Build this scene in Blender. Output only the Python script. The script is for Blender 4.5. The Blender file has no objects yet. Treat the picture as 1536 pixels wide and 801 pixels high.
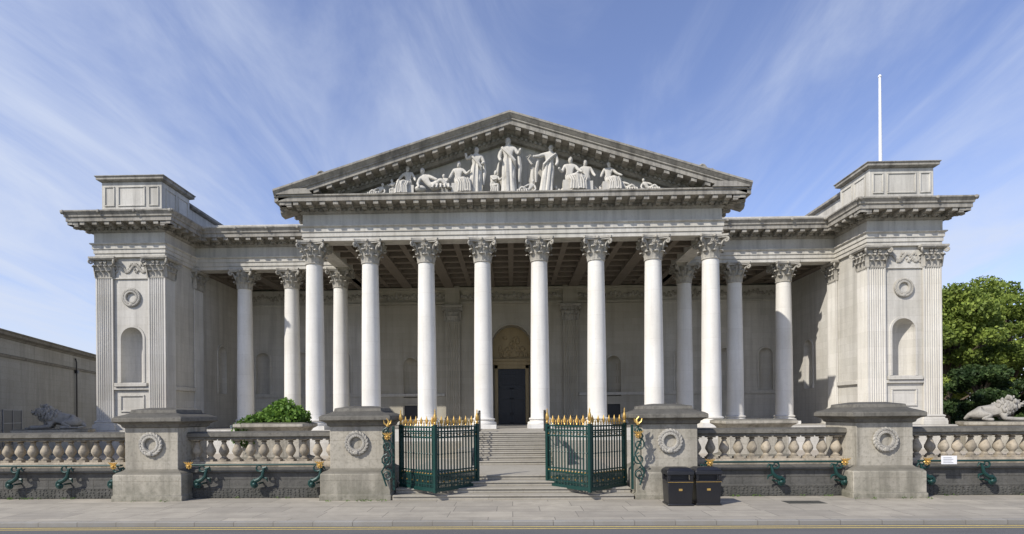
import bpy, bmesh, math, random
import numpy as np
from mathutils import Vector, Matrix
random.seed(7); rng=np.random.default_rng(5)
S=bpy.context.scene
rad=math.radians
# ------------------------------------------------------------------ materials
def new_mat(name):
    m=bpy.data.materials.new(name); m.use_nodes=True
    nt=m.node_tree; b=nt.nodes['Principled BSDF']
    return m,nt,b
def N(nt,t,**k):
    n=nt.nodes.new(t)
    for a,v in k.items():
        setattr(n,a,v)
    return n
def mixc(nt,fac,a,b,mode='MIX'):
    n=N(nt,'ShaderNodeMix',data_type='RGBA',blend_type=mode)
    for s,v in ((0,fac),(6,a),(7,b)):
        if isinstance(v,bpy.types.NodeSocket): nt.links.new(v,n.inputs[s])
        else:
            n.inputs[s].default_value = v if s==0 else (*v,1)
    return n.outputs[2]
def ramp(nt,src,stops):
    r=N(nt,'ShaderNodeValToRGB'); e=r.color_ramp.elements
    e[0].position,e[0].color=stops[0][0],(*([stops[0][1]]*3),1)
    e[1].position,e[1].color=stops[1][0],(*([stops[1][1]]*3),1)
    nt.links.new(src,r.inputs[0]); return r.outputs[0]
def noise(nt,vec,scale,detail=4,rough=.55):
    n=N(nt,'ShaderNodeTexNoise'); n.inputs['Scale'].default_value=scale
    n.inputs['Detail'].default_value=detail; n.inputs['Roughness'].default_value=rough
    nt.links.new(vec,n.inputs['Vector']); return n.outputs['Fac']
def mapping(nt,vec,scale):
    m=N(nt,'ShaderNodeMapping'); m.inputs['Scale'].default_value=scale
    nt.links.new(vec,m.inputs['Vector']); return m.outputs[0]
def stone(name,base,dark,brick=None,streak=.5,spots=.4,top=.5,bump=.25,var=.045,mort=(.80,.78,.75),foot=None):
    m,nt,b=new_mat(name)
    g=N(nt,'ShaderNodeNewGeometry'); P=g.outputs['Position']
    big=noise(nt,P,.35,5); fine=noise(nt,P,9,6,.7); med=noise(nt,P,1.6,6,.65)
    st=noise(nt,mapping(nt,P,(2.2,2.2,.16)),1.0,5,.6)
    st2=noise(nt,mapping(nt,P,(7,7,.35)),1.0,4,.6)
    c=mixc(nt,ramp(nt,big,[(.3,0),(.75,1)]),base,(base[0]*.84,base[1]*.82,base[2]*.78))
    height=fine
    sep=N(nt,'ShaderNodeSeparateXYZ'); nt.links.new(P,sep.inputs[0])
    if brick:
        ad=N(nt,'ShaderNodeMath',operation='ADD'); nt.links.new(sep.outputs[0],ad.inputs[0]); nt.links.new(sep.outputs[1],ad.inputs[1])
        cb=N(nt,'ShaderNodeCombineXYZ'); nt.links.new(ad.outputs[0],cb.inputs[0]); nt.links.new(sep.outputs[2],cb.inputs[1])
        br=N(nt,'ShaderNodeTexBrick'); nt.links.new(cb.outputs[0],br.inputs['Vector'])
        br.inputs['Scale'].default_value=1; br.inputs['Brick Width'].default_value=brick[0]; br.inputs['Row Height'].default_value=brick[1]
        br.inputs['Mortar Size'].default_value=brick[2]; br.inputs['Mortar Smooth'].default_value=.3; br.inputs['Bias'].default_value=0
        br.inputs['Color1'].default_value=(1+var,1+var,1+var,1); br.inputs['Color2'].default_value=(1-var,1-var,1-var*1.3,1)
        br.inputs['Mortar'].default_value=(*mort,1)
        c=mixc(nt,1.0,c,br.outputs['Color'],'MULTIPLY')
        sb=N(nt,'ShaderNodeMath',operation='MULTIPLY_ADD'); nt.links.new(br.outputs['Fac'],sb.inputs[0]); sb.inputs[1].default_value=-.5; nt.links.new(fine,sb.inputs[2]); height=sb.outputs[0]
    def amt(src,k):
        q=N(nt,'ShaderNodeMath',operation='MULTIPLY'); nt.links.new(src,q.inputs[0]); q.inputs[1].default_value=k; return q.outputs[0]
    c=mixc(nt,amt(ramp(nt,st,[(.46,0),(.72,1)]),streak),c,dark)
    c=mixc(nt,amt(ramp(nt,st2,[(.55,0),(.75,1)]),streak*.6),c,dark)
    c=mixc(nt,amt(ramp(nt,med,[(.5,0),(.7,1)]),spots*.6),c,tuple((x+y)/2 for x,y in zip(base,dark)))
    c=mixc(nt,amt(ramp(nt,fine,[(.5,0),(.72,1)]),spots),c,dark)
    if foot:   # damp, algae-stained foot of wall (real soiling near the ground)
        mr=N(nt,'ShaderNodeMapRange'); nt.links.new(sep.outputs[2],mr.inputs[0]); mr.inputs[1].default_value=foot[0]; mr.inputs[2].default_value=foot[1]; mr.inputs[3].default_value=.75; mr.inputs[4].default_value=0
        mm=N(nt,'ShaderNodeMath',operation='MULTIPLY'); nt.links.new(mr.outputs[0],mm.inputs[0]); nt.links.new(ramp(nt,med,[(.35,.2),(.6,1)]),mm.inputs[1])
        c=mixc(nt,mm.outputs[0],c,(dark[0]*.8,dark[1]*.85,dark[2]*.75))
    sn=N(nt,'ShaderNodeSeparateXYZ'); nt.links.new(g.outputs['Normal'],sn.inputs[0])
    c=mixc(nt,amt(ramp(nt,sn.outputs[2],[(.35,0),(.8,1)]),top),c,tuple(x*.8 for x in dark))
    nt.links.new(c,b.inputs['Base Color']); b.inputs['Roughness'].default_value=.88
    b.inputs['Specular IOR Level'].default_value=.2
    bp=N(nt,'ShaderNodeBump'); bp.inputs['Strength'].default_value=bump; bp.inputs['Distance'].default_value=.02
    nt.links.new(height,bp.inputs['Height']); nt.links.new(bp.outputs[0],b.inputs['Normal'])
    return m
def plain(name,col,rough=.6,metal=0,var=.25,scale=6,bump=.1):
    m,nt,b=new_mat(name)
    g=N(nt,'ShaderNodeNewGeometry')
    f=noise(nt,g.outputs['Position'],scale,4)
    nt.links.new(mixc(nt,f,tuple(x*(1-var) for x in col),tuple(min(1,x*(1+var)) for x in col)),b.inputs['Base Color'])
    b.inputs['Roughness'].default_value=rough; b.inputs['Metallic'].default_value=metal
    bp=N(nt,'ShaderNodeBump'); bp.inputs['Strength'].default_value=bump; bp.inputs['Distance'].default_value=.01
    nt.links.new(f,bp.inputs['Height']); nt.links.new(bp.outputs[0],b.inputs['Normal'])
    return m
M_wall=stone('portland_ashlar',(.60,.58,.53),(.29,.275,.245),(1.25,.46,.006),.5,.25,.5,.2)
M_frieze=stone('architrave_stone',(.61,.59,.54),(.27,.255,.225),(2.6,7,.006),.6,.3,.5,.2)
M_col=stone('column_stone',(.77,.755,.71),(.42,.40,.36),(40,1.35,.006),.36,.2,.5,.12,.03)
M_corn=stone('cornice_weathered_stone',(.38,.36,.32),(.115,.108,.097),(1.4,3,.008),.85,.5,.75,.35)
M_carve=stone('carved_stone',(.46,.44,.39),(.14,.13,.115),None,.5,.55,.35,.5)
M_statue=stone('statue_stone',(.64,.62,.57),(.26,.245,.215),None,.4,.4,.2,.3)
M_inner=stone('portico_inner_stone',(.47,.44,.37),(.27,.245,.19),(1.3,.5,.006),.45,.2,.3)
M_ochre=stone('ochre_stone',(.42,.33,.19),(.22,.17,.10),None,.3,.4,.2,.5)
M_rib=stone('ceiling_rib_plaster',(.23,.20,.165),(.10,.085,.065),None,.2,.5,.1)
M_ceil=stone('shaded_coffer_plaster',(.055,.045,.035),(.03,.024,.018),None,.2,.5,.1)  # recess shade put into the colour: coffer backs far darker than the ribs
M_pier=stone('boundary_limestone',(.44,.41,.345),(.14,.13,.105),(3.0,.62,.006),.8,.6,.8,.5,foot=(.0,1.1))
M_cap=stone('lichened_cap_stone',(.20,.19,.165),(.065,.062,.053),None,.65,.75,.6,.8)
M_balu=stone('baluster_stone',(.46,.40,.31),(.10,.09,.072),None,.65,.6,.6,.5)
M_low=stone('granite_base_wall',(.13,.127,.118),(.05,.05,.046),(1.5,.3,.012),.6,.7,.3,1.0,foot=(.0,.5))
M_step=stone('step_stone',(.40,.375,.32),(.2,.185,.155),(1.6,3,.01),.3,.4,.35,.3)
M_neigh=stone('neighbour_stone',(.31,.31,.295),(.14,.138,.13),(1.0,.38,.008),.5,.35,.4)
M_flute=stone('fluted_pilaster_stone',(.66,.64,.59),(.33,.31,.275),(40,.92,.005),.45,.2,.4,.15)
M_iron=plain('green_painted_iron',(.006,.040,.034),.45,.1)
M_gold=plain('gilding',(.62,.40,.12),.42,.7,.35,30)
M_black=plain('black_plastic',(.013,.013,.015),.35,0)
M_dark=plain('dark_opening',(.012,.012,.014),.4)
M_lead=plain('roof_lead',(.12,.12,.125),.6,0)
M_white=plain('white_paint',(.8,.8,.8),.5,0,.03)
M_frame=plain('grey_window_frame',(.22,.22,.22),.5,0,.05)
M_yellow=plain('yellow_line_paint',(.62,.47,.14),.8,0,.35,14)
M_steel=plain('dark_handrail',(.05,.045,.04),.4,.6)
M_bark=plain('bark',(.10,.075,.05),.9)
def leafmat(name,a,b_):
    m,nt,b=new_mat(name); g=N(nt,'ShaderNodeNewGeometry')
    f=noise(nt,g.outputs['Position'],.55,3)
    c1=mixc(nt,g.outputs['Random Per Island'],a,b_)
    c2=mixc(nt,ramp(nt,f,[(.4,0),(.65,1)]),c1,tuple(x*.6 for x in a))
    nt.links.new(c2,b.inputs['Base Color']); b.inputs['Roughness'].default_value=.55
    b.inputs['Specular IOR Level'].default_value=.25
    tr=N(nt,'ShaderNodeBsdfTranslucent'); nt.links.new(c2,tr.inputs[0])
    mx=N(nt,'ShaderNodeMixShader'); mx.inputs[0].default_value=.3
    nt.links.new(b.outputs[0],mx.inputs[1]); nt.links.new(tr.outputs[0],mx.inputs[2])
    nt.links.new(mx.outputs[0],nt.nodes['Material Output'].inputs[0]); return m
M_leafL=leafmat('lime_leaves',(.17,.24,.045),(.36,.43,.09))
M_leafD=leafmat('yew_needles',(.035,.07,.022),(.10,.15,.045))
M_bush=leafmat('shrub_leaves',(.09,.18,.03),(.20,.33,.06))
def asphalt():
    m,nt,b=new_mat('asphalt'); g=N(nt,'ShaderNodeNewGeometry')
    f=noise(nt,g.outputs['Position'],60,4,.8); q=noise(nt,mapping(nt,g.outputs['Position'],(.3,1.5,1)),1,4)
    c=mixc(nt,ramp(nt,f,[(.3,0),(.7,1)]),(.05,.05,.052),(.13,.13,.13)); c=mixc(nt,ramp(nt,q,[(.4,0),(.7,1)]),c,(.11,.108,.105))
    nt.links.new(c,b.inputs['Base Color']); b.inputs['Roughness'].default_value=.9
    bp=N(nt,'ShaderNodeBump'); bp.inputs['Strength'].default_value=.5; bp.inputs['Distance'].default_value=.01
    nt.links.new(f,bp.inputs['Height']); nt.links.new(bp.outputs[0],b.inputs['Normal']); return m
def paving(name,bw,rh,c1,c2):
    m,nt,b=new_mat(name); g=N(nt,'ShaderNodeNewGeometry'); P=g.outputs['Position']
    br=N(nt,'ShaderNodeTexBrick'); nt.links.new(P,br.inputs['Vector']); br.inputs['Scale'].default_value=1
    br.inputs['Brick Width'].default_value=bw; br.inputs['Row Height'].default_value=rh; br.inputs['Mortar Size'].default_value=.01
    br.inputs['Color1'].default_value=(*c1,1); br.inputs['Color2'].default_value=(*c2,1); br.inputs['Mortar'].default_value=(.12,.108,.09,1); br.inputs['Bias'].default_value=0
    br.offset=.37; br.squash=.7; br.squash_frequency=3
    f=noise(nt,P,1.3,6,.7); f2=noise(nt,P,45,3,.7); f3=noise(nt,mapping(nt,P,(.25,2.2,1)),1,4,.6)
    c=mixc(nt,ramp(nt,f,[(.42,0),(.75,.8)]),br.outputs['Color'],(.21,.19,.155)); c=mixc(nt,ramp(nt,f2,[(.55,0),(.75,.6)]),c,(.16,.15,.125)); c=mixc(nt,ramp(nt,f3,[(.5,0),(.75,.6)]),c,(.19,.175,.145))
    nt.links.new(c,b.inputs['Base Color']); b.inputs['Roughness'].default_value=.85
    bp=N(nt,'ShaderNodeBump'); bp.inputs['Strength'].default_value=.3; bp.inputs['Distance'].default_value=.01
    nt.links.new(br.outputs['Fac'],bp.inputs['Height']); bp.invert=True; nt.links.new(bp.outputs[0],b.inputs['Normal']); return m
M_asph=asphalt(); M_pave=paving('york_stone_paving',1.7,.86,(.37,.335,.27),(.28,.255,.21)); M_kerb=paving('kerb_stone',1.0,9,(.27,.26,.235),(.22,.21,.19))
M_gravel=plain('forecourt_gravel',(.34,.30,.24),.95,0,.3,25,.6); M_grass=plain('grass',(.06,.10,.025),.95,0,.4,5,.6)
# ------------------------------------------------------------------ mesh builder
class MB:
    def __init__(s): s.v=[]; s.f=[]
    def add(s,vs,fs,M=None):
        o=len(s.v)
        if M is not None: vs=[tuple(M@Vector(v)) for v in vs]
        s.v.extend(vs); s.f.extend([tuple(i+o for i in f) for f in fs])
    def box(s,x0,x1,y0,y1,z0,z1,M=None):
        vs=[(x,y,z) for z in (z0,z1) for y in (y0,y1) for x in (x0,x1)]
        s.add(vs,[(0,2,3,1),(4,5,7,6),(0,1,5,4),(2,6,7,3),(0,4,6,2),(1,3,7,5)],M)
    def frustum(s,a,b,z0,z1,cx=0,cy=0,M=None):
        vs=[(cx+sx*a[0],cy+sy*a[1],z0) for sx,sy in ((-1,-1),(1,-1),(1,1),(-1,1))]+[(cx+sx*b[0],cy+sy*b[1],z1) for sx,sy in ((-1,-1),(1,-1),(1,1),(-1,1))]
        s.add(vs,[(3,2,1,0),(4,5,6,7),(0,1,5,4),(1,2,6,5),(2,3,7,6),(3,0,4,7)],M)
    def lathe(s,prof,seg=16,c=(0,0,0),M=None,fn=None):
        vs=[];fs=[]
        for r,z in prof:
            for i in range(seg):
                a=2*math.pi*i/seg; rr=r*(fn(a,z) if fn else 1)
                vs.append((c[0]+rr*math.cos(a),c[1]+rr*math.sin(a),c[2]+z))
        for j in range(len(prof)-1):
            for i in range(seg):
                k=(i+1)%seg; fs.append((j*seg+i,j*seg+k,(j+1)*seg+k,(j+1)*seg+i))
        fs.append(tuple(range(seg))[::-1]); fs.append(tuple((len(prof)-1)*seg+i for i in range(seg)))
        s.add(vs,fs,M)
    def sweep(s,path,prof,M=None,cap=True):
        n=len(path); P=[Vector(p) for p in path]; ns=[]
        for i in range(n-1):
            d=(P[i+1]-P[i]).normalized(); ns.append(Vector((d.y,-d.x)))
        vs=[];k=len(prof)
        for i in range(n):
            if i==0: m=ns[0]
            elif i==n-1: m=ns[-1]
            else: m=(ns[i-1]+ns[i])/(1+ns[i-1].dot(ns[i]))
            for o,z in prof: vs.append((P[i].x+m.x*o,P[i].y+m.y*o,z))
        fs=[]
        for i in range(n-1):
            for j in range(k):
                l=(j+1)%k; fs.append((i*k+j,(i+1)*k+j,(i+1)*k+l,i*k+l))
        if cap: fs.append(tuple(range(k))); fs.append(tuple((n-1)*k+j for j in range(k))[::-1])
        s.add(vs,fs,M)
    def ring(s,hx,hy,prof,cx=0,cy=0,M=None):
        vs=[];fs=[];k=len(prof)
        for sx,sy in ((-1,-1),(1,-1),(1,1),(-1,1)):
            for o,z in prof: vs.append((cx+sx*(hx+o),cy+sy*(hy+o),z))
        for i in range(4):
            for j in range(k-1):
                a=i*k+j;b=((i+1)%4)*k+j; fs.append((a,b,b+1,a+1))
        fs.append(tuple(i*k+k-1 for i in range(4))); fs.append(tuple(i*k for i in range(4))[::-1])
        s.add(vs,fs,M)
    def prism(s,poly,z0,z1,M=None):
        n=len(poly); vs=[(x,y,z0) for x,y in poly]+[(x,y,z1) for x,y in poly]
        fs=[(i,(i+1)%n,n+(i+1)%n,n+i) for i in range(n)]+[tuple(range(n))[::-1],tuple(range(n,2*n))]
        s.add(vs,fs,M)
    def tube(s,pts,rs,seg=8,M=None):
        pts=[Vector(p) for p in pts]; n=len(pts); vs=[];fs=[]
        if not hasattr(rs,'__len__'): rs=[rs]*n
        up=None
        for i in range(n):
            d=(pts[min(i+1,n-1)]-pts[max(i-1,0)]).normalized()
            if up is None: up=Vector((0,1,0)) if abs(d.y)<.9 else Vector((1,0,0))
            u=(up-d*up.dot(d)).normalized(); w=d.cross(u); up=u
            for k in range(seg):
                a=2*math.pi*k/seg; q=pts[i]+(u*math.cos(a)+w*math.sin(a))*rs[i]; vs.append(tuple(q))
        for i in range(n-1):
            for k in range(seg):
                l=(k+1)%seg; fs.append((i*seg+k,i*seg+l,(i+1)*seg+l,(i+1)*seg+k))
        fs.append(tuple(range(seg))[::-1]); fs.append(tuple((n-1)*seg+k for k in range(seg)))
        s.add(vs,fs,M)
    def blob(s,c,r,seg=8,rings=5,M=None,rot=None):
        r=(r,r,r) if not hasattr(r,'__len__') else r
        vs=[];fs=[]
        R=rot or Matrix.Identity(3)
        for j in range(1,rings):
            t=math.pi*j/rings
            for i in range(seg):
                a=2*math.pi*i/seg; q=R@Vector((r[0]*math.sin(t)*math.cos(a),r[1]*math.sin(t)*math.sin(a),r[2]*math.cos(t))); vs.append((c[0]+q.x,c[1]+q.y,c[2]+q.z))
        q=R@Vector((0,0,r[2])); vs.append((c[0]+q.x,c[1]+q.y,c[2]+q.z)); vs.append((c[0]-q.x,c[1]-q.y,c[2]-q.z)); T=len(vs)-2
        for j in range(rings-2):
            for i in range(seg):
                k=(i+1)%seg; fs.append((j*seg+i,(j+1)*seg+i,(j+1)*seg+k,j*seg+k))
        for i in range(seg):
            k=(i+1)%seg; fs.append((T,i,k)); fs.append((T+1,(rings-2)*seg+k,(rings-2)*seg+i))
        s.add(vs,fs,M)
    def leaf(s,O,n,t,prof,hw,curl=.25):
        O=Vector(O);n=Vector(n);t=Vector(t);vs=[];fs=[];K=5
        for (o,z),w in zip(prof,hw):
            for k in range(K):
                a=(k-(K-1)/2)/((K-1)/2)
                off=o-curl*w*abs(a)**1.5+(.03 if k%2==0 and 0<k<K-1 else 0)
                q=O+n*off+t*(a*w)+Vector((0,0,z-.05*abs(a)*(w>.05))); vs.append(tuple(q))
        for j in range(len(prof)-1):
            for k in range(K-1): fs.append((j*K+k,j*K+k+1,(j+1)*K+k+1,(j+1)*K+k))
        s.add(vs,fs)
    def mesh(s,name,mat,smooth=True,ang=38):
        me=bpy.data.meshes.new(name); me.from_pydata(s.v,[],s.f); me.validate()
        bm=bmesh.new(); bm.from_mesh(me); bmesh.ops.recalc_face_normals(bm,faces=bm.faces)
        for f in bm.faces: f.smooth=smooth
        bm.to_mesh(me); bm.free()
        if smooth: me.set_sharp_from_angle(angle=rad(ang))
        me.materials.append(mat); return me
    def obj(s,name,mat,parent=None,bevel=0,**k):
        return place(s.mesh(name,mat,**k),name,parent,bevel=bevel)
def place(me,name,parent=None,loc=(0,0,0),rot=(0,0,0),scale=(1,1,1),bevel=0):
    o=bpy.data.objects.new(name,me); S.collection.objects.link(o); o.location=loc; o.rotation_euler=rot; o.scale=scale
    if parent: o.parent=parent
    if bevel:
        m=o.modifiers.new('b','BEVEL'); m.width=bevel; m.segments=2; m.limit_method='ANGLE'; m.angle_limit=rad(40)
    return o
def empty(name):
    o=bpy.data.objects.new(name,None); S.collection.objects.link(o); return o
# ------------------------------------------------------------------ key dims
FL=1.84; CT=12.4; D1=31.9; D2=37.8; DW=44.0
PF=34.0; XO=25.4; XI=21.05
museum=empty('museum_building')
def capital_mesh():
    m=MB(); H=1.25
    m.lathe([(.47,-.02),(.5,.0),(.5,.05),(.46,.06),(.47,.5),(.53,.85),(.6,1.05)],24)
    P1=[(.0,.03),(.03,.2),(.07,.36),(.15,.46),(.24,.46),(.27,.38)]
    P2=[(.0,.05),(.03,.4),(.09,.66),(.19,.78),(.28,.77),(.31,.68)]
    for t,P,off,ww in ((0,P1,0,.17),(1,P2,.5,.17)):
        for i in range(8):
            a=2*math.pi*(i+off)/8; n=Vector((math.cos(a),math.sin(a),0)); tt=Vector((-n.y,n.x,0))
            m.leaf(n*.46,n,tt,P,[ww,ww*1.1,ww*1.1,ww,.11,.04])
    for i in range(4):
        a=math.pi/4+i*math.pi/2; n=Vector((math.cos(a),math.sin(a),0))
        pts=[];rs=[]
        pts.append(n*.55+Vector((0,0,.55))); rs.append(.05)
        pts.append(n*.68+Vector((0,0,.85))); rs.append(.06)
        for k in range(12):
            th=rad(120-k*42); r=.15*(1-k/14)
            pts.append(n*(.93+r*math.cos(th))+Vector((0,0,.95+r*math.sin(th)))); rs.append(.055)
        m.tube(pts,rs,6)
        a2=i*math.pi/2; n2=Vector((math.cos(a2),math.sin(a2),0)); t2=Vector((-n2.y,n2.x,0))
        for sgn in (-1,1):
            pts=[n2*.55+t2*.1*sgn+Vector((0,0,.6))]
            for k in range(8):
                th=rad(100-k*45); r=.09*(1-k/10)
                pts.append(n2*.66+t2*sgn*(.13-r*math.cos(th))+Vector((0,0,.93+r*math.sin(th))))
            m.tube(pts,.035,5)
        m.blob(tuple(n2*.74+Vector((0,0,1.16))),(.1,.1,.1),8,5)
    poly=[];
    for i in range(4):
        a0=-math.pi/4+i*math.pi/2; c0=Vector((math.cos(a0),math.sin(a0))); c1=Vector((math.cos(a0+math.pi/2),math.sin(a0+math.pi/2))); mid=(c0+c1).normalized()
        for k in range(9):
            u=k/8; q=(c0*(1-u)+c1*u)*1.12
            if k==0:q=c0*1.12+(c1-c0).normalized()*.08
            if k==8:q=c1*1.12+(c0-c1).normalized()*.08
            q=q-mid*.16*math.sin(math.pi*u); poly.append((q.x,q.y))
    m.prism([(x*.94,y*.94) for x,y in poly],1.06,1.14); m.prism(poly,1.14,H)
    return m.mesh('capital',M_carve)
CAP=capital_mesh()
def pier_capital_mesh():
    m=MB(); h=.5
    m.frustum((h,h),(h+.07,h+.07),0,1.06); m.ring(h,h,[(0,-.04),(.05,-.03),(.05,.03),(0,.04)])
    P1=[(.0,.03),(.03,.2),(.06,.36),(.13,.46),(.2,.46),(.22,.38)]
    P2=[(.0,.05),(.04,.4),(.09,.66),(.17,.78),(.24,.77),(.26,.68)]
    for i in range(4):
        a=i*math.pi/2; n=Vector((math.cos(a),math.sin(a),0)); t=Vector((-n.y,n.x,0))
        for x in (-.36,0,.36): m.leaf(n*h+t*x,n,t,P1,[.15,.18,.18,.16,.1,.04])
        for x in (-.5,-.18,.18,.5): m.leaf(n*h+t*x,n,t,P2,[.13,.16,.16,.14,.1,.04])
        m.blob(tuple(n*(h+.2)+Vector((0,0,1.15))),.1)
        for sgn in (-1,1):
            pts=[n*(h+.05)+t*.08*sgn+Vector((0,0,.6))]
            for k in range(8):
                th=rad(100-k*45); r=.1*(1-k/10); pts.append(n*(h+.13)+t*sgn*(.15-r*math.cos(th))+Vector((0,0,.93+r*math.sin(th))))
            m.tube(pts,.04,5)
        b=a+math.pi/4; nn=Vector((math.cos(b),math.sin(b),0))
        pts=[nn*.66+Vector((0,0,.5)),nn*.76+Vector((0,0,.85))]
        for k in range(12):
            th=rad(120-k*42); r=.15*(1-k/14); pts.append(nn*(.98+r*math.cos(th))+Vector((0,0,.95+r*math.sin(th))))
        m.tube(pts,.055,6)
    m.ring(.74,.74,[(0,1.06),(.03,1.12),(.06,1.14),(.06,1.25)])
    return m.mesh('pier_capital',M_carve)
PCAP=pier_capital_mesh()
def column_mesh():
    m=MB(); H=CT-1.25-FL
    m.box(-.72,.72,-.72,.72,0,.22)
    pr=[(.70,.22),(.72,.28),(.70,.36),(.62,.38),(.58,.44),(.62,.48),(.65,.52),(.62,.57),(.55,.6)]
    pr+= [(.535,.64)]
    for k in range(1,13):
        u=k/12; pr.append((.535-.085*u**1.6,.64+(H-.64)*u))
    m.lathe(pr,32); return m.mesh('column_shaft',M_col)
COL=column_mesh()
def column(x,y):
    place(COL,'column_shaft',museum,(x,y,FL)); place(CAP,'column_capital',museum,(x,y,CT-1.25),(0,0,0))
for i in range(8): column((i-3.5)*3.182,D1)
for s in (-1,1):
    for x in (11.45,14.75,17.95): column(s*x,D2)
def flute_poly(h,nf=7):
    pts=[]
    for i in range(4):
        a=i*math.pi/2; c,s_=math.cos(a),math.sin(a)
        loc=[(-h,-h)]; w=2*h; m0=.07; fw=(w-2*m0)/nf
        for f in range(nf):
            x0=-h+m0+f*fw
            for k in range(5):
                t=math.pi*k/4; loc.append((x0+fw*.12+fw*.76*(1-math.cos(t))/2, -h+.055*math.sin(t)))
        for x,y in loc: pts.append((x*c-y*s_,x*s_+y*c))
    return pts
def fpier_mesh(H,h=.53,nf=7):
    m=MB(); m.ring(h,h,[(0,0),(.18,0),(.18,.22),(.16,.24),(.16,.34),(.08,.38),(.06,.44),(.1,.48),(.1,.54),(0,.6)])
    m.prism(flute_poly(h,nf),.6,H-1.25)
    return m.mesh('fluted_pilaster',M_flute,smooth=False)
FP=fpier_mesh(CT-FL)
for s in (-1,1):
    for x,y in ((XO-.55,PF+.55),(XI+.55,PF+.55),(XI+.55,D2)):
        place(FP,'fluted_pilaster',museum,(s*x,y,FL)); place(PCAP,'pilaster_capital',museum,(s*x,y,CT-1.25))
def arch_wall(m,M,x0,x1,z0,z1,cx,w,zb,zs,depth=None,back=True):
    r=w/2; K=16
    def rect(a,b,c,d): m.add([(a,0,c),(b,0,c),(b,0,d),(a,0,d)],[(0,1,2,3)],M)
    rect(x0,cx-r,z0,z1); rect(cx+r,x1,z0,z1)
    if zb>z0: rect(cx-r,cx+r,z0,zb)
    arc=[(cx-r*math.cos(math.pi*k/K),zs+r*math.sin(math.pi*k/K)) for k in range(K+1)]
    for k in range(K):
        a,b=arc[k],arc[k+1]; m.add([(a[0],0,a[1]),(b[0],0,b[1]),(b[0],0,z1),(a[0],0,z1)],[(0,1,2,3)],M)
    if depth is None:
        for k in range(K):
            t0,t1=math.pi*k/K,math.pi*(k+1)/K
            p0=(cx-r*math.cos(t0),r*math.sin(t0));p1=(cx-r*math.cos(t1),r*math.sin(t1))
            m.add([(p0[0],p0[1],zb),(p1[0],p1[1],zb),(p1[0],p1[1],zs),(p0[0],p0[1],zs)],[(0,1,2,3)],M)
            for j in range(6):
                e0,e1=math.pi/2*j/6,math.pi/2*(j+1)/6
                f=lambda t,e:(cx-r*math.cos(t)*math.cos(e),r*math.sin(t)*math.cos(e),zs+r*math.sin(e))
                m.add([f(t0,e0),f(t1,e0),f(t1,e1),f(t0,e1)],[(0,1,2,3)],M)
        m.add([(cx-r*math.cos(math.pi*k/K),r*math.sin(math.pi*k/K),zb) for k in range(K+1)],[tuple(range(K+1))],M)
    else:
        loop=[(cx-r,zb)]+arc+[(cx+r,zb)]
        for k in range(len(loop)-1):
            a,b=loop[k],loop[k+1]; m.add([(a[0],0,a[1]),(b[0],0,b[1]),(b[0],depth,b[1]),(a[0],depth,a[1])],[(0,1,2,3)],M)
        m.add([(a[0],depth,a[1]) for a in loop],[tuple(range(len(loop)))],M)
        m.add([(cx-r,0,zb),(cx+r,0,zb),(cx+r,depth,zb),(cx-r,depth,zb)],[(0,1,2,3)],M)
    vs=[];fs=[]
    L=[(cx-r,zb)]+arc+[(cx+r,zb)]
    for k,(a,z) in enumerate(L):
        if z<=zs: d=Vector((-1 if a<cx else 1,0))
        else: d=Vector((a-cx,z-zs)).normalized()
        for o,yy in ((0,0),(0,-.05),(.12,-.05),(.14,0)): vs.append((a+d.x*o,yy,z+d.y*o))
    for k in range(len(L)-1):
        for j in range(3): fs.append((k*4+j,k*4+j+1,(k+1)*4+j+1,(k+1)*4+j))
    m.add(vs,fs,M)
def T(x,y,z=0,r=0): return Matrix.Translation((x,y,z))@Matrix.Rotation(r,4,'Z')
w=MB(); trim=MB(); relief=MB()
def wreath(m,c,R,M=None,tk=.11,n=30):
    for i in range(n):
        a=2*math.pi*i/n
        for row,rr in ((0,R-.06*R/.4),(1,R+.07*R/.4)):
            aa=a+row*math.pi/n
            rot=Matrix.Rotation(-aa+rad(25 if row else -25),3,'Y')
            m.blob((c[0]+rr*math.cos(aa),c[1]-.03,c[2]+rr*math.sin(aa)),(tk*.55*R/.4,tk*.6*R/.4,tk*1.1*R/.4),6,4,M,rot)
    m.blob((c[0],c[1]-.06,c[2]-R*1.05),(.09*R/.4*1.6,.06,.08*R/.4*1.4),6,4,M)
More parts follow.
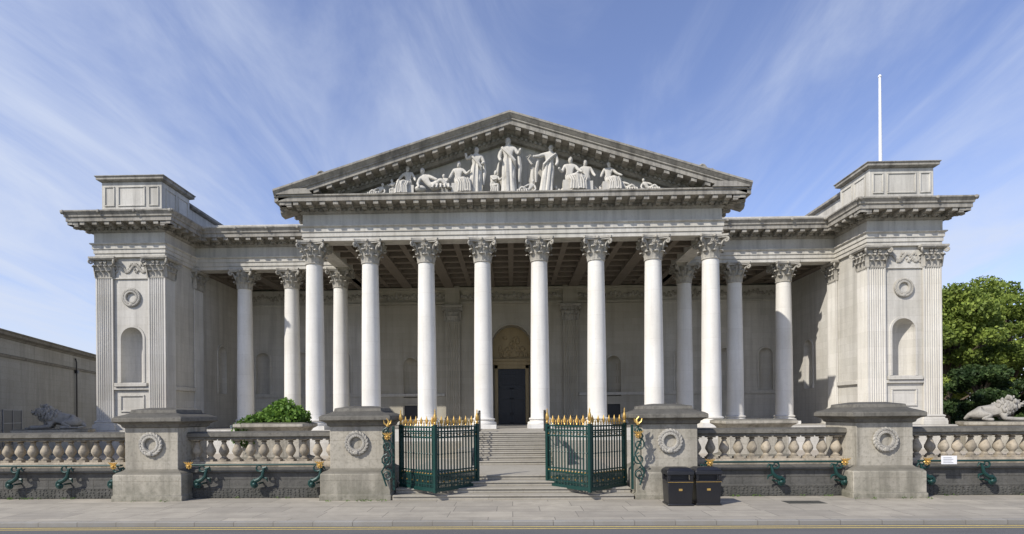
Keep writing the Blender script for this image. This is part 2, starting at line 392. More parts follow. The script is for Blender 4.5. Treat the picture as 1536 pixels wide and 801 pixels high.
for s in (-1,1):
    cx=s*(XO+XI)/2
    a=XI+1.05; b=XO-1.05
    x0,x1=(min(s*a,s*b),max(s*a,s*b))
    arch_wall(w,T(0,PF+.16),x0-.3,x1+.3,FL,CT,cx,1.36,4.75,7.45)
    trim.box(cx-1.0,cx+1.0,PF-.06,PF+.2,4.5,4.72); trim.box(x0,x1,PF+.03,PF+.2,4.3,4.48)
    trim.box(x0,x1,PF+.02,PF+.2,FL,FL+.5)
    for (u0,u1,z0,z1) in ((cx-.75,cx+.75,3.9,4.0),(cx-.75,cx+.75,2.95,3.05),(cx-.75,cx-.67,3.05,3.9),(cx+.67,cx+.75,3.05,3.9)): trim.box(u0,u1,PF+.1,PF+.18,z0,z1)
    wreath(relief,(cx,PF+.12,9.95),.42,None,.13)
    trim.box(x0,x1,PF+.08,PF+.18,CT-1.32,CT-1.24)
    for k in range(26):
        t=k/25; px=x0+.15+(x1-x0-.3)*t
        relief.blob((px,PF+.14,CT-.65+.22*math.sin(t*4*math.pi)),(.09,.07,.12),6,4)
        relief.blob((px,PF+.14,CT-.65-.25*math.cos(t*6*math.pi)),(.06,.06,.09),6,4)
    xi=s*(XI+.14)
    w.box(min(xi,s*(XI+.6)),max(xi,s*(XI+.6)),PF+.9,D2,FL,CT)
    trim.box(min(s*XI,s*(XI+.3)),max(s*XI,s*(XI+.3)),PF+1.1,D2-.55,4.3,4.55)
    M=T(xi,0,0,rad(90) if s<0 else rad(-90))
    if s<0: arch_wall(w,M,D2+.4,DW,FL,CT,41.0,1.1,4.3,7.2)
    else: arch_wall(w,M,-DW,-D2-.4,FL,CT,-41.0,1.1,4.3,7.2)
    w.box(min(s*XO,s*(XO-.3))+ (0.12 if s<0 else 0),max(s*XO,s*(XO-.3))-(0.12 if s>0 else 0),PF+1.0,64,FL,CT)
    w.box(min(s*11.3,s*25.2),max(s*11.3,s*25.2),DW+1.2,64,FL,14.6)
    for (c,xa,xb) in ((s*13.1,11.0,14.9),(s*16.4,14.9,18.0),(s*19.5,18.0,XI+.2)):
        arch_wall(w,T(0,DW),min(s*xa,s*xb),max(s*xa,s*xb),FL,CT,c,1.05,4.35,7.05)
    trim.box(min(s*5.2,s*21.1),max(s*5.2,s*21.1),DW-.1,DW+.03,4.05,4.27)
    trim.box(min(s*5.2,s*21.1),max(s*5.2,s*21.1),DW-.12,DW+.03,FL,FL+.45)
    trim.box(min(s*5.2,s*21.1),max(s*5.2,s*21.1),DW-.12,DW+.03,11.2,11.34)
w.obj('facade_walls',M_wall,museum,smooth=True,ang=30)
iw=MB()
for s in (-1,1):
    arch_wall(iw,T(0,DW),min(s*5.1,s*11.0),max(s*5.1,s*11.0),FL,CT+.5,s*7.85,1.15,3.95,6.5)
    iw.box(min(s*3.98,s*5.12),max(s*3.98,s*5.12),DW-.25,DW+.3,11.1,CT+.5)
    for a,b,c,d in ((-.62,.62,3.35,3.5),(-.62,-.5,2.15,3.35),(.5,.62,2.15,3.35),(-.7,.7,2.0,2.15)): iw.box(s*7.85+a,s*7.85+b,DW-.14,DW+.02,c,d)
arch_wall(iw,T(0,DW),-4.0,4.0,FL,CT+.5,0,3.1,FL,8.0,depth=.9)
iw.box(-11,11,DW-.2,DW+.05,11.2,11.38); iw.box(-11,11,DW-.3,DW+.05,CT-.12,CT+.05)
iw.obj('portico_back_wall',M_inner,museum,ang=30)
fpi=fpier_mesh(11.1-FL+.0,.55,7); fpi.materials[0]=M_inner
for s in (-1,1):
    place(fpi,'inner_pilaster',museum,(s*4.55,DW+.3,FL)); place(PCAP,'inner_pilaster_capital',museum,(s*4.55,DW+.3,11.1-1.25))
for x in np.arange(-20.5,20.6,.34):
    relief.blob((x,DW-.03,11.85+.1*math.sin(x*4.1)),(.13,.07,.2+.06*math.sin(x*9)),6,4)
    relief.blob((x+.15,DW-.03,11.75-.12*math.sin(x*3.3)),(.1,.06,.12),6,4)
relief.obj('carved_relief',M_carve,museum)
trim.obj('string_courses',M_wall,museum,bevel=.015)
d=MB(); 
for a,b,c,e in ((-1.35,-1.08,FL,6.5),(1.08,1.35,FL,6.5),(-1.35,1.35,6.2,6.5),(-1.5,1.5,6.5,6.8),(-1.05,1.05,6.85,6.95)): d.box(a,b,DW+.62,DW+.9-.01,c,e)
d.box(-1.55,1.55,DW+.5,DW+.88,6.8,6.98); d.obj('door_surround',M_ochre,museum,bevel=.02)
t=MB()
for k in range(60):
    a=random.uniform(0,math.pi); r=random.uniform(0,1.25)
    t.blob((r*math.cos(a),DW+.86,7.15+max(.0,1.7*math.sin(a)*r/1.25)),(random.uniform(.08,.17),.1,random.uniform(.1,.22)),6,4)
vs=[(1.5*math.cos(math.pi*k/16),DW+.87,8.0+1.5*math.sin(math.pi*k/16)) for k in range(17)]+[(-1.5,DW+.87,7.0),(1.5,DW+.87,7.0)]
t.add(vs,[tuple(range(19))]); t.obj('door_tympanum_relief',M_ochre,museum)
d=MB(); d.box(-1.08,1.08,DW+.8,DW+.89,FL,6.2); d.obj('door_opening',M_dark,museum)
d=MB()
for s in (-1,1):
    d.box(s*1.0-.06,s*1.0+.06,DW+.7,DW+.79,FL,6.2)
    for z in (FL+.05,2.6,3.8,4.6): d.box(min(s*.05,s*.95),max(s*.05,s*.95),DW+.74,DW+.79,z,z+.1)
    d.box(s*.1-.05,s*.1+.05,DW+.74,DW+.795,FL,4.7)
d.box(-1,1,DW+.7,DW+.79,4.7,4.85)
for k in range(9): d.box(-.9+k*.225-.02,-.9+k*.225+.02,DW+.72,DW+.77,4.85,6.2)
for k in range(5): d.box(-.95,.95,DW+.725,DW+.765,4.95+k*.27,4.98+k*.27)
d.obj('bronze_doors',plain('door_bronze',(.03,.032,.035),.45,.3),museum)
d=MB()
for s in (-1,1): d.box(s*7.85-.5,s*7.85+.5,DW-.02,DW-.008,2.15,3.35)
d.obj('basement_window_panes',M_dark,museum)
# -------- entablature
HX=11.137+.46
path=[(-XO,64),(-XO,PF),(-XI,PF),(-XI,D2-.46),(-HX,D2-.46),(-HX,D1-.46),(HX,D1-.46),(HX,D2-.46),(XI,D2-.46),(XI,PF),(XO,PF),(XO,64)]
ar=[(-.92,12.4),(0,12.4),(0,12.62),(.05,12.63),(.05,12.87),(.1,12.88),(.1,13.1),(.2,13.17),(.2,13.23),(.02,13.25),(.02,13.86),(-.92,13.86)]
e=MB(); e.sweep(path,ar); e.obj('architrave_and_frieze',M_frieze,museum,smooth=False)
e=MB(); e.sweep(path,[(-.92,13.862),(.02,13.862),(.1,13.9),(.17,13.98),(.17,14.14),(.28,14.16),(.33,14.27),(1.0,14.27),(1.0,14.49),(1.07,14.54),(1.07,14.61),(-.92,14.63)])
sim=[(-.9,14.632),(1.07,14.612),(1.09,14.66),(1.17,14.78),(1.2,14.8),(1.2,14.88),(-.6,14.92)]
e.sweep(path[:5]+[(-HX,D1-1.6)],sim); e.sweep([(HX,D1-1.6)]+path[7:],sim)
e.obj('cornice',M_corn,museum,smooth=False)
e=MB()
def along(path,off,spacing,wid):
    for i in range(len(path)-1):
        a=Vector(path[i]);b=Vector(path[i+1]);dd=(b-a).normalized();L=(b-a).length;n=Vector((dd.y,-dd.x))
        def turn(j):
            if j<=0 or j>=len(path)-1: return 0
            p,q,r=[Vector(path[k]) for k in (j-1,j,j+1)]; u=q-p;v=r-q
            return 1 if (u.x*v.y-u.y*v.x)>0 else -1
        t0=-turn(i)*off; t1=L+turn(i+1)*off
        if t1-t0<wid: continue
        k=max(1,round((t1-t0-wid)/spacing)); 
        for j in range(k+1):
            c=t0+wid/2+(t1-t0-wid)*j/k
            if a.y+dd.y*c>50: continue
            o=a+dd*c; Mx=Matrix(((dd.x,n.x,0,o.x),(dd.y,n.y,0,o.y),(0,0,1,0),(0,0,0,1)))
            yield Mx
for Mx in along(path,.93,.72,.28):
    e.box(-.14,.14,.3,.95,14.09,14.26,Mx); e.box(-.12,.12,.3,.55,14.0,14.09,Mx)
for Mx in along(path,.24,.26,.14): e.box(-.07,.07,.1,.27,13.98,14.125,Mx)
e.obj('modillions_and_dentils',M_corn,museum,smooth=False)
# lion-mask waterspouts along the sima
e=MB()
for Mx in along(path[:5],1.15,2.15,.2):
    e.blob((0,1.2,14.8),(.1,.08,.11),8,5,Mx)
for Mx in along(path[7:],1.15,2.15,.2):
    e.blob((0,1.2,14.8),(.1,.08,.11),8,5,Mx)
e.obj('sima_lion_masks',M_corn,museum)
e=MB()
for s in (-1,1):
    def bx(a,b,y0,y1,z0,z1): e.box(min(s*a,s*b),max(s*a,s*b),y0,y1,z0,z1)
    bx(12.9,XI+.0,D2-1.0,D2-.5,14.92,15.2)
    bx(XI+.35,XO-.25,PF+.3,37.3,14.9,17.1); bx(XI+.25,XO-.15,PF+.22,37.4,14.9,15.35)
    bx(XI+.75,XO-.6,37.4,44.5,14.9,16.75)
    c=(XI+XO)/2+.05
    for (p,q) in ((c-1.7,c-1.05),(c-.85,c+.85),(c+1.05,c+1.7)):
        for u0,u1,z0,z1 in ((p,q,16.75,16.83),(p,q,15.6,15.68),(p,p+.08,15.68,16.75),(q-.08,q,15.68,16.75)): bx(u0,u1,PF+.25,PF+.31,z0,z1)
    for y0 in (34.7,36.0):
        for u0,u1,z0,z1 in ((y0,y0+1.1,16.75,16.83),(y0,y0+1.1,15.6,15.68),(y0,y0+.08,15.68,16.75),(y0+1.02,y0+1.1,15.68,16.75)): bx(XI+.3,XI+.36,u0,u1,z0,z1)
e.obj('attic_blocks',M_frieze,museum,bevel=.02)
e=MB()
for s in (-1,1):
    hx=(XO-XI)/2-.3; cx=s*(XO+XI+.1)/2
    e.ring(hx,1.5,[(0,17.1),(.1,17.12),(.22,17.2),(.22,17.32),(.28,17.38),(.28,17.42),(0,17.5)],cx,35.8)
    e.ring(hx-.35,3.4,[(0,16.75),(.1,16.77),(.2,16.85),(.2,17.0),(0,17.1)],cx,41.15)
e.obj('attic_cornice',M_corn,museum,smooth=False)
e=MB(); e.box(-25.3,25.3,D2,64,14.64,14.9)
for s in (-1,1): e.box(min(s*XI,s*25.2),max(s*XI,s*25.2),PF+.2,D2+1,13.9,14.85)
e.obj('flat_roof',M_lead,museum)
# pediment
yb=D1-.46; AP=18.85; SL=.312; W=12.8; ZT=14.62
def ztop(x): return AP-SL*abs(x)
e=MB()
rp=[(1.24,0),(1.24,-.1),(1.2,-.14),(1.1,-.27),(1.07,-.3),(1.07,-.36),(1.0,-.4),(1.0,-.62),(.3,-.62),(.27,-.74),(.17,-.78),(.17,-.92),(.08,-1.0),(.02,-1.05),(-.5,-1.05),(-.5,-.05)]
for s in (-1,1):
    vs=[];K=len(rp)
    for x in (0,s*W):
        for o,h in rp: vs.append((x,yb-o,ztop(x)+h))
    fs=[(j,(j+1)%K,K+(j+1)%K,K+j) for j in range(K)]+[tuple(range(K)),tuple(range(K,2*K))]
    e.add(vs,fs)
    def shbox(xc,wd,y0,y1,h0,h1):
        vs=[(x,y,ztop(x)+h) for h in (h0,h1) for y in (y0,y1) for x in (xc-wd/2,xc+wd/2)]
        e.add(vs,[(0,2,3,1),(4,5,7,6),(0,1,5,4),(2,6,7,3),(0,4,6,2),(1,3,7,5)])
    k=0
    while .45+k*.72<11.2:
        shbox(s*(.45+k*.72),.28,yb-.95,yb-.25,-.8,-.625); k+=1
    k=0
    while .12+k*.26<11.0:
        shbox(s*(.12+k*.26),.14,yb-.27,yb-.1,-.93,-.785); k+=1
e.obj('raking_cornice',M_corn,museum,smooth=False)
e=MB()
vs=[(-12.0,yb+.3,ZT),(12.0,yb+.3,ZT),(0,yb+.3,18.4)]; e.add(vs,[(0,1,2)])
e.box(-11.4,11.4,yb+.05,yb+.6,ZT+.02,ZT+.1)
e.obj('tympanum',M_frieze,museum)
e=MB()
for s in (-1,1):
    vs=[(0,yb+.2,AP-.06),(s*W,yb+.2,ztop(W)-.06),(s*W,60,ztop(W)-.06),(0,60,AP-.06)]; e.add(vs,[(0,1,2,3)])
e.obj('pitched_roof',M_lead,museum)
e=MB()
for s in (-1,1):
    x0=s*10.35
    pts=[];rs=[]
    for k in range(14):
        th=rad(-60+k*38); r=.22*(1-k/18); pts.append((x0+s*r*math.cos(th),yb-.6,ztop(x0)+.22+r*math.sin(th))); rs.append(.07)
    e.tube(pts,rs,6); e.tube([(x0+s*.2,yb-.6,ztop(x0)+.05),(x0+s*.55,yb-.6,ztop(x0)+.1),(x0+s*.8,yb-.6,ztop(x0)-.1)],[.12,.1,.04],6)
    e.blob((x0-s*.25,yb-.6,ztop(x0)+.1),(.2,.2,.18))
e.obj('pediment_akroteria',M_corn,museum)
# ceilings
e=MB(); ro=MB(); bk=MB()
bk.box(-11.2,11.2,D1+.4,DW+.4,13.2,13.3)
for s in (-1,1): bk.box(min(s*11.2,s*21.3),max(s*11.2,s*21.3),D2+.4,DW+.4,13.2,13.3)
def coffers(x0,x1,y0,y1,nx,ny,zb=12.55,bw=.17,maj=2):
    cw=(x1-x0)/nx; ch=(y1-y0)/ny
    for i in range(nx+1):
        b_=.36 if i%maj==0 else bw; zz=zb-.12 if i%maj==0 else zb
        e.box(x0+i*cw-b_,x0+i*cw+b_,y0,y1,zz,13.2)
    for j in range(ny+1): e.box(x0,x1,y0+j*ch-.17,y0+j*ch+.17,zb+.003,13.199)
    for i in range(nx):
        for j in range(ny):
            xa=x0+i*cw+(.36 if i%maj==0 else bw); xb=x0+(i+1)*cw-(.36 if (i+1)%maj==0 else bw); ya=y0+j*ch+.17; yb_=y0+(j+1)*ch-.17
            q=.13; z0=zb+.3
            for a in ((xa,xb,ya,ya+q),(xa,xb,yb_-q,yb_),(xa,xa+q,ya+q,yb_-q),(xb-q,xb,ya+q,yb_-q)): e.box(a[0]+.003,a[1]-.003,a[2]+.003,a[3]-.003,z0,13.19)
            ro.lathe([(.02,-.14),(.1,-.12),(.2,-.05),(.22,0)],10,((xa+xb)/2,(ya+yb_)/2,13.19),fn=lambda a,z:1+.2*math.sin(5*a))
coffers(-11.137,11.137,D1+.7,DW-.1,14,8)
for s in (-1,1): coffers(min(s*11.5,s*21.1),max(s*11.5,s*21.1),D2+.7,DW-.1,6,4)
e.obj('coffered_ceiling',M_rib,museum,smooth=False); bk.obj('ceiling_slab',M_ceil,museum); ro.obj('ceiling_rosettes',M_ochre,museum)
# podium, steps
e=MB()
e.box(-12.4,12.4,D1-.95,DW+.9,.3,FL); e.box(-26.0,26.0,PF-.7,64,.3,FL-.004)
e.box(-26.3,26.3,PF-1.0,64,.3,1.2); e.box(-12.7,12.7,D1-1.25,DW,.3,1.2); e.box(-26.2,-12.4,PF-.8,D2,FL-.2,FL-.008);
e.obj('podium',M_wall,museum,bevel=.02)
e=MB()
for k in range(1,9):
    z=.6+.155*k; y=22.85+.35*(k-1)
    e.box(-1.62,1.62,y,D1-.8 if k<8 else D1-.9,z-.155+.002*k,z-.05); e.box(-1.62,1.62,y-.03,D1-.79,z-.049,z)
for i,(y,z) in enumerate(((17.55,.15),(18.05,.3),(18.55,.45),(19.1,.6))):
    e.box(-3.74,3.74,y,26,z-.15 if i else -.05,z-.05); e.box(-3.735,3.735,y-.035,26.01,z-.049,z)
for s in (-1,1):
    e.box(min(s*1.63,s*2.2),max(s*1.63,s*2.2),22.6,D1-.96,.3,1.25); e.box(min(s*1.63,s*2.2),max(s*1.63,s*2.2),24.6,D1-.955,1.0,FL+.02)
    e.box(min(s*2.2,s*6.5),max(s*2.2,s*6.5),28.6,D1-1.26,.3,1.2)
e.obj('entrance_steps',M_step,museum,bevel=.012)
e=MB()
for s in (-1,1):
    p=[(s*1.5,22.75,1.55),(s*1.5,25.7,2.8),(s*1.5,26.6,2.8)]
    e.tube(p,.03,8)
    for y,z in ((22.75,.6),(24.2,1.2),(25.7,FL),(26.6,FL)):
        zt=1.55+(min(y,25.7)-22.75)*1.25/2.95; e.tube([(s*1.5,y,z),(s*1.5,y,zt)],.025,8)
    e.tube([(s*1.5,22.75,1.05),(s*1.5,25.7,2.3),(s*1.5,26.6,2.3)],.018,6)
hr=e.obj('stair_handrail',M_steel)
e=MB(); e.lathe([(.11,0),(.10,.5),(.07,6.1),(.1,6.12),(.1,6.2),(.03,6.28)],12,(23.15,36,17.4)); e.obj('flagpole',M_white)
# ------------------------------------------------------------------ pediment sculptures
def skin(name,verts,edges,radii,mat,parent=None,M=None,root=0,sub=1,disp=0):
    bm=bmesh.new(); L=bm.verts.layers.skin.verify(); vv=[]
    for v,r in zip(verts,radii):
        p=Vector(v); p=M@p if M else p
        b=bm.verts.new(p); b[L].radius=(r,r); vv.append(b)
    vv[root][L].use_root=True
    for a,b in edges: bm.edges.new((vv[a],vv[b]))
    me=bpy.data.meshes.new(name); bm.to_mesh(me); bm.free(); me.materials.append(mat)
    o=place(me,name,parent); m=o.modifiers.new('s','SKIN'); m.use_smooth_shade=True
    if sub: m=o.modifiers.new('ss','SUBSURF'); m.levels=sub; m.render_levels=sub
    if disp:
        tx=bpy.data.textures.new(name,'CLOUDS'); tx.noise_scale=.09; m=o.modifiers.new('d','DISPLACE'); m.texture=tx; m.strength=disp
    return o
names=['pel','spi','che','nec','hea','cro','sL','eL','hL','sR','eR','hR','pL','kL','aL','tL','pR','kR','aR','tR']
ED=[(0,1),(1,2),(2,3),(3,4),(4,5),(2,6),(6,7),(7,8),(2,9),(9,10),(10,11),(0,12),(12,13),(13,14),(14,15),(0,16),(16,17),(17,18),(18,19)]
RD=[.085,.07,.088,.033,.058,.045,.048,.036,.025,.048,.036,.025,.062,.046,.032,.022,.062,.046,.032,.022]
STAND=[(0,0,.53),(0,0,.63),(0,0,.75),(0,0,.84),(0,-.01,.90),(0,-.01,.96),(-.11,0,.79),(-.16,-.03,.64),(-.13,-.1,.54),(.11,0,.79),(.17,-.02,.65),(.13,-.12,.60),(-.06,0,.50),(-.07,-.04,.28),(-.07,0,.05),(-.08,-.07,.02),(.06,0,.50),(.08,-.06,.28),(.08,0,.05),(.1,-.07,.02)]
SIT=[(0,0,.30),(.0,.0,.40),(.01,0,.53),(.015,-.01,.62),(.02,-.02,.68),(.02,-.02,.745),(-.1,0,.57),(-.17,-.03,.43),(-.2,-.12,.34),(.12,0,.57),(.2,-.05,.46),(.27,-.1,.40),(-.04,-.02,.29),(.16,-.16,.33),(.17,-.16,.05),(.22,-.2,.02),(.05,0,.29),(.27,-.1,.31),(.30,-.08,.05),(.36,-.12,.02)]
RECL=[(0,0,.09),(-.07,0,.16),(-.15,0,.27),(-.19,-.01,.35),(-.2,-.03,.41),(-.21,-.03,.475),(-.24,-.02,.29),(-.3,-.06,.16),(-.26,-.12,.05),(-.06,-.03,.31),(.05,-.08,.25),(.14,-.1,.2),(.02,-.04,.08),(.2,-.08,.22),(.36,-.08,.06),(.42,-.1,.04),(.03,.02,.08),(.24,-.02,.1),(.46,-.02,.05),(.54,-.05,.04)]
KNEEL=[(0,0,.24),(.02,0,.34),(.05,0,.47),(.07,-.01,.56),(.09,-.02,.62),(.1,-.02,.685),(-.05,-.02,.52),(.02,-.1,.4),(.14,-.12,.42),(.15,0,.51),(.22,-.04,.4),(.28,-.08,.48),(-.03,-.03,.22),(.16,-.08,.26),(.15,-.06,.04),(.2,-.1,.02),(.02,.02,.2),(.1,.0,.04),(-.12,.02,.04),(-.18,.02,.03)]
group=empty('pediment_statue_group')
def fig(x,h,pose,flip=1,arms=None,robe=True,y=0,z=ZT+.1,tilt=0):
    h*=1.07
    J=[list(p) for p in pose]
    if arms:
        for k,v in arms.items(): J[names.index(k)]=list(v)
    M=Matrix.Translation((x,yb-.35+y,z))@Matrix.Diagonal((flip*h,h,h,1))@Matrix.Rotation(tilt,4,'Y')
    R=[r*h*.98 for r in RD]
    if robe and pose is not STAND:
        for k in (12,13,14,16,17,18): R[k]*=1.25
    skin('statue_body',J,ED,R,M_statue,group,M,0,2,.03)
    m=MB()
    ph=random.uniform(0,6)
    hd=Vector(J[4]); m.blob(tuple(hd+Vector((0,.01,.025))),(.053,.06,.068),10,7)
    m.blob(tuple(hd+Vector((0,-.055,0))),(.012,.015,.02),5,4)
    if pose is STAND and robe:
        m.lathe([(.07,.66),(.085,.6),(.1,.52),(.108,.35),(.118,.15),(.13,.02),(.135,0)],48,(0.01,0,0),fn=lambda a,z:(1+.16*math.sin(7*a+ph+2*z)+.07*math.sin(15*a))*(.85+.15*abs(math.cos(a))))
        m.tube([(-.11,-.05,.8),(0,-.1,.68),(.11,-.08,.55),(.12,.02,.45)],[.022,.027,.032,.025],6)
        m.tube([(J[10][0],.0,.66),(J[10][0]+.02,0,.45),(J[10][0],0,.2)],[.03,.04,.02],6)
    elif pose is SIT:
        m.box(-.15,.1,-.1,.14,0,.24)
        for k in range(6): m.tube([(-.02+.05*k,-.12-.01*k,.33),(.03+.05*k,-.18,.2),(.02+.055*k,-.17,.02)],[.022,.022,.03],6)
    elif pose is RECL:
        m.blob((-.25,0,.05),(.13,.12,.08),10,6)
        for k in range(5): m.tube([(.0+.08*k,-.05,.16-.01*k),(.05+.08*k,-.12,.1),(.02+.09*k,-.16,.02)],[.025,.027,.025],6)
    else:
        for k in range(4): m.tube([(-.05+.06*k,-.06,.25),(-.04+.06*k,-.1,.12),(-.06+.07*k,-.1,.01)],[.028,.028,.032],6)
    me=m.mesh('statue_drapery',M_statue); me.transform(M); place(me,'statue_drapery',group)
fig(-.1,2.9,STAND,1,{'eR':(.19,-.03,.68),'hR':(.22,-.1,.76)})
fig(-1.95,2.45,STAND,1,{'eL':(-.2,-.02,.72),'hL':(-.22,-.08,.83)},tilt=.05)
fig(2.0,2.5,STAND,-1,{'eR':(.24,-.04,.72),'hR':(.36,-.06,.70)},tilt=-.1)
fig(-.95,1.7,KNEEL,1); fig(.95,1.4,RECL,-1,None)
fig(-2.85,2.2,SIT,1,{'hR':(.3,-.12,.52)}); fig(3.25,2.35,SIT,1,{'hL':(-.25,-.12,.5)},z=ZT+.12); fig(4.15,2.15,SIT,-1)
fig(-4.3,2.4,RECL,1,z=ZT+.3); fig(-5.6,1.95,SIT,-1,{'hR':(.3,-.1,.3)}); fig(-6.4,1.2,KNEEL,-1)
fig(5.35,2.0,SIT,1,{'hR':(.35,-.1,.38)}); fig(6.3,1.45,RECL,1,z=ZT+.1); fig(-7.3,1.3,RECL,-1); fig(7.55,1.35,RECL,1)
fig(-3.5,1.5,KNEEL,-1)
m=MB()
m.blob((1.25,yb-.0,ZT+.9),(.16,.16,.9)); m.tube([(1.2,yb-.1,ZT+1.8),(1.0,yb-.1,ZT+2.1),(1.25,yb-.1,ZT+2.4),(.9,yb-.1,ZT+2.2)],[.07,.05,.04,.02],6)
for x,hh in ((-4.9,.35),(-2.4,.4),(2.7,.5),(4.8,.35),(6.9,.25),(-6.8,.25),(-8.2,.2),(8.3,.2)):
    for k in range(5): m.blob((x+random.uniform(-.3,.3),yb-.05+random.uniform(-.1,.1),ZT+.1+random.uniform(0,hh)),(random.uniform(.1,.18),.15,random.uniform(.1,.2)),8,5)
for s in (-1,1): m.tube([(s*.6-.1,yb-.1,ZT+.2),(s*.62-.1,yb-.1,ZT+1.3),(s*.5-.1,yb-.1,ZT+2.0)],[.12,.1,.04],7)
m.obj('statue_rockwork',M_statue,group)
# ------------------------------------------------------------------ boundary
PY=17.5
def boundary_pier(cx):
    p=empty('stone_gate_pier'); y=PY+1.15
    m=MB(); m.ring(.86,.86,[(0,-.05),(.27,-.05),(.27,.16),(.24,.18),(.24,.82),(.18,.88),(.06,.93),(0,.99)],cx,y); m.box(cx-.86,cx+.86,y-.86,y+.86,.9,2.36)
    m.obj('pier_body',M_pier,p,bevel=.02)
    m=MB(); m.ring(.86,.86,[(0,2.3),(.06,2.33),(.08,2.4),(.16,2.46),(.26,2.5),(.26,2.62),(.2,2.66),(-.02,2.74),(-.1,2.78),(-.12,2.88),(-.5,2.95)],cx,y)
    m.obj('pier_cap',M_cap,p,bevel=.015)
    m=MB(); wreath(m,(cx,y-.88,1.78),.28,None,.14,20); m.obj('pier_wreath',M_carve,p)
for s in (-1,1):
    for c in (4.91,11.5): boundary_pier(s*c)
def balustrade(x0,x1):
    p=empty('stone_balustrade'); y=PY+1.05
    m=MB(); n=max(1,round((x1-x0)/.43)); st=(x1-x0)/n
    for k in range(n):
        c=(x0+(k+.5)*st,y,1.17)
        m.box(c[0]-.14,c[0]+.14,y-.14,y+.14,1.165,1.23)
        m.lathe([(.12,.06),(.13,.09),(.08,.13),(.07,.16),(.11,.22),(.16,.31),(.15,.39),(.1,.50),(.07,.58),(.065,.62),(.1,.64),(.07,.67),(.13,.69)],14,c)
        m.box(c[0]-.135,c[0]+.135,y-.135,y+.135,1.85,1.9)
    m.obj('balusters',M_balu,p)
    m=MB(); m.sweep([(x0,y),(x1,y)],[(-.22,1.895),(.2,1.895),(.2,1.95),(.27,1.99),(.27,2.1),(.2,2.14),(-.24,2.15)])
    m.obj('top_rail',M_cap,p)
    m=MB(); m.sweep([(x0,y),(x1,y)],[(-.24,.98),(.24,.98),(.26,1.04),(.22,1.17),(-.24,1.165)]); m.obj('bottom_rail',M_balu,p)
    m=MB(); m.sweep([(x0,y),(x1,y)],[(-.3,-.1),(.42,-.1),(.42,.34),(.36,.38),(.36,.80),(.44,.85),(.44,.93),(.3,.985),(-.3,.985)])
    # vermiculated lower course: small rough knobs
    xx=x0+.12
    while xx<x1-.1:
        for z in (.04,.12,.2,.28): m.blob((xx+random.uniform(-.03,.03),y-.42,z+random.uniform(-.02,.02)),(random.uniform(.03,.055),.022,random.uniform(.02,.04)),6,3)
        xx+=.13
    m.obj('base_wall',M_low,p)
    return p
def scroll_bracket(mg,x,y=PY+.42,s=1):
    pts=[];rs=[]
    for k in range(12):
        th=rad(200-k*34); r=.05+.085*k/11
        pts.append((x-s*.02+s*r*math.cos(th)*1.1,y,1.0+r*math.sin(th))); rs.append(.018+.018*k/11)
    body=[(x-s*.14,y-.02,.86),(x-s*.12,y-.02,.74),(x-s*.02,y-.02,.64),(x+s*.10,y-.02,.58)]
    for i,b in enumerate(body): pts.append(b); rs.append((.045,.055,.065,.07)[i])
    for k in range(9):
        th=rad(80-k*40); r=.14*(1-k/11); pts.append((x+s*.12+s*r*math.cos(th),y,.47+r*math.sin(th))); rs.append(.058-.004*k)
    mg.tube(pts,rs,8)
    mg.tube([(x-s*.1,y,.98),(x-s*.24,y,1.02),(x-s*.3,y,.92)],[.03,.04,.01],6)
    mg.tube([(x-s*.1,y,.7),(x-s*.25,y,.66),(x-s*.28,y,.55)],[.03,.04,.01],6)
    mg.tube([(x,y,.5),(x,y+.3,.5)],.03,6); mg.tube([(x,y,1.08),(x,y+.3,1.08)],.03,6)
    mg.blob((x+s*.14,y-.04,.47),(.075,.06,.075))
def flower(mg,x,y,z):
    for k in range(8):
        a=2*math.pi*k/8; mg.blob((x+.07*math.cos(a),y,z+.07*math.sin(a)),(.042,.025,.028),6,4,rot=Matrix.Rotation(-a,3,'Y').to_3x3())
    mg.blob((x,y-.03,z),.035)
    for k in range(5): mg.tube([(x,y,z),(x+.05*(k-2),y-.02,z+.09),(x+.08*(k-2),y-.03,z+.14)],[.016,.024,.004],5)
def rail(x0,x1,brs,ends):
    p=empty('iron_perch_rail'); mg=MB(); y=PY+.42
    mg.tube([(x0,y,1.1),(x1,y,1.1)],.032,10)
    for b in brs: scroll_bracket(mg,b,y,-1 if b<0 else 1)
    o=mg.obj('rail_and_scrolls',M_iron,p)
    mg=MB()
    for e_ in ends: flower(mg,e_,y-.12,1.08)
    mg.obj('gilt_flowers',M_gold,p)
balustrade(-10.66,-5.75); balustrade(5.75,10.66); balustrade(-30,-12.34); balustrade(12.34,30)
rail(-10.38,-6.03,(-9.95,-8.1,-6.25),(-10.3,-6.1)); rail(6.03,10.38,(6.15,8.25,10.2),(6.15,10.3))
rail(-22,-12.6,(-12.75,-14.45,-16.1,-17.8),(-12.75,)); rail(12.6,22,(12.85,14.7,16.5,18.3),(12.8,))
m=MB(); m.box(13.25,13.72,PY+.33,PY+.35,1.0,1.26); o=m.obj('notice_sign',M_white,bevel=.004)
m=MB(); 
for k in range(4): m.box(13.3,13.6-.05*(k%2),PY+.322,PY+.3285,1.05+k*.05,1.058+k*.05)
m.obj('notice_text',M_frame,o)
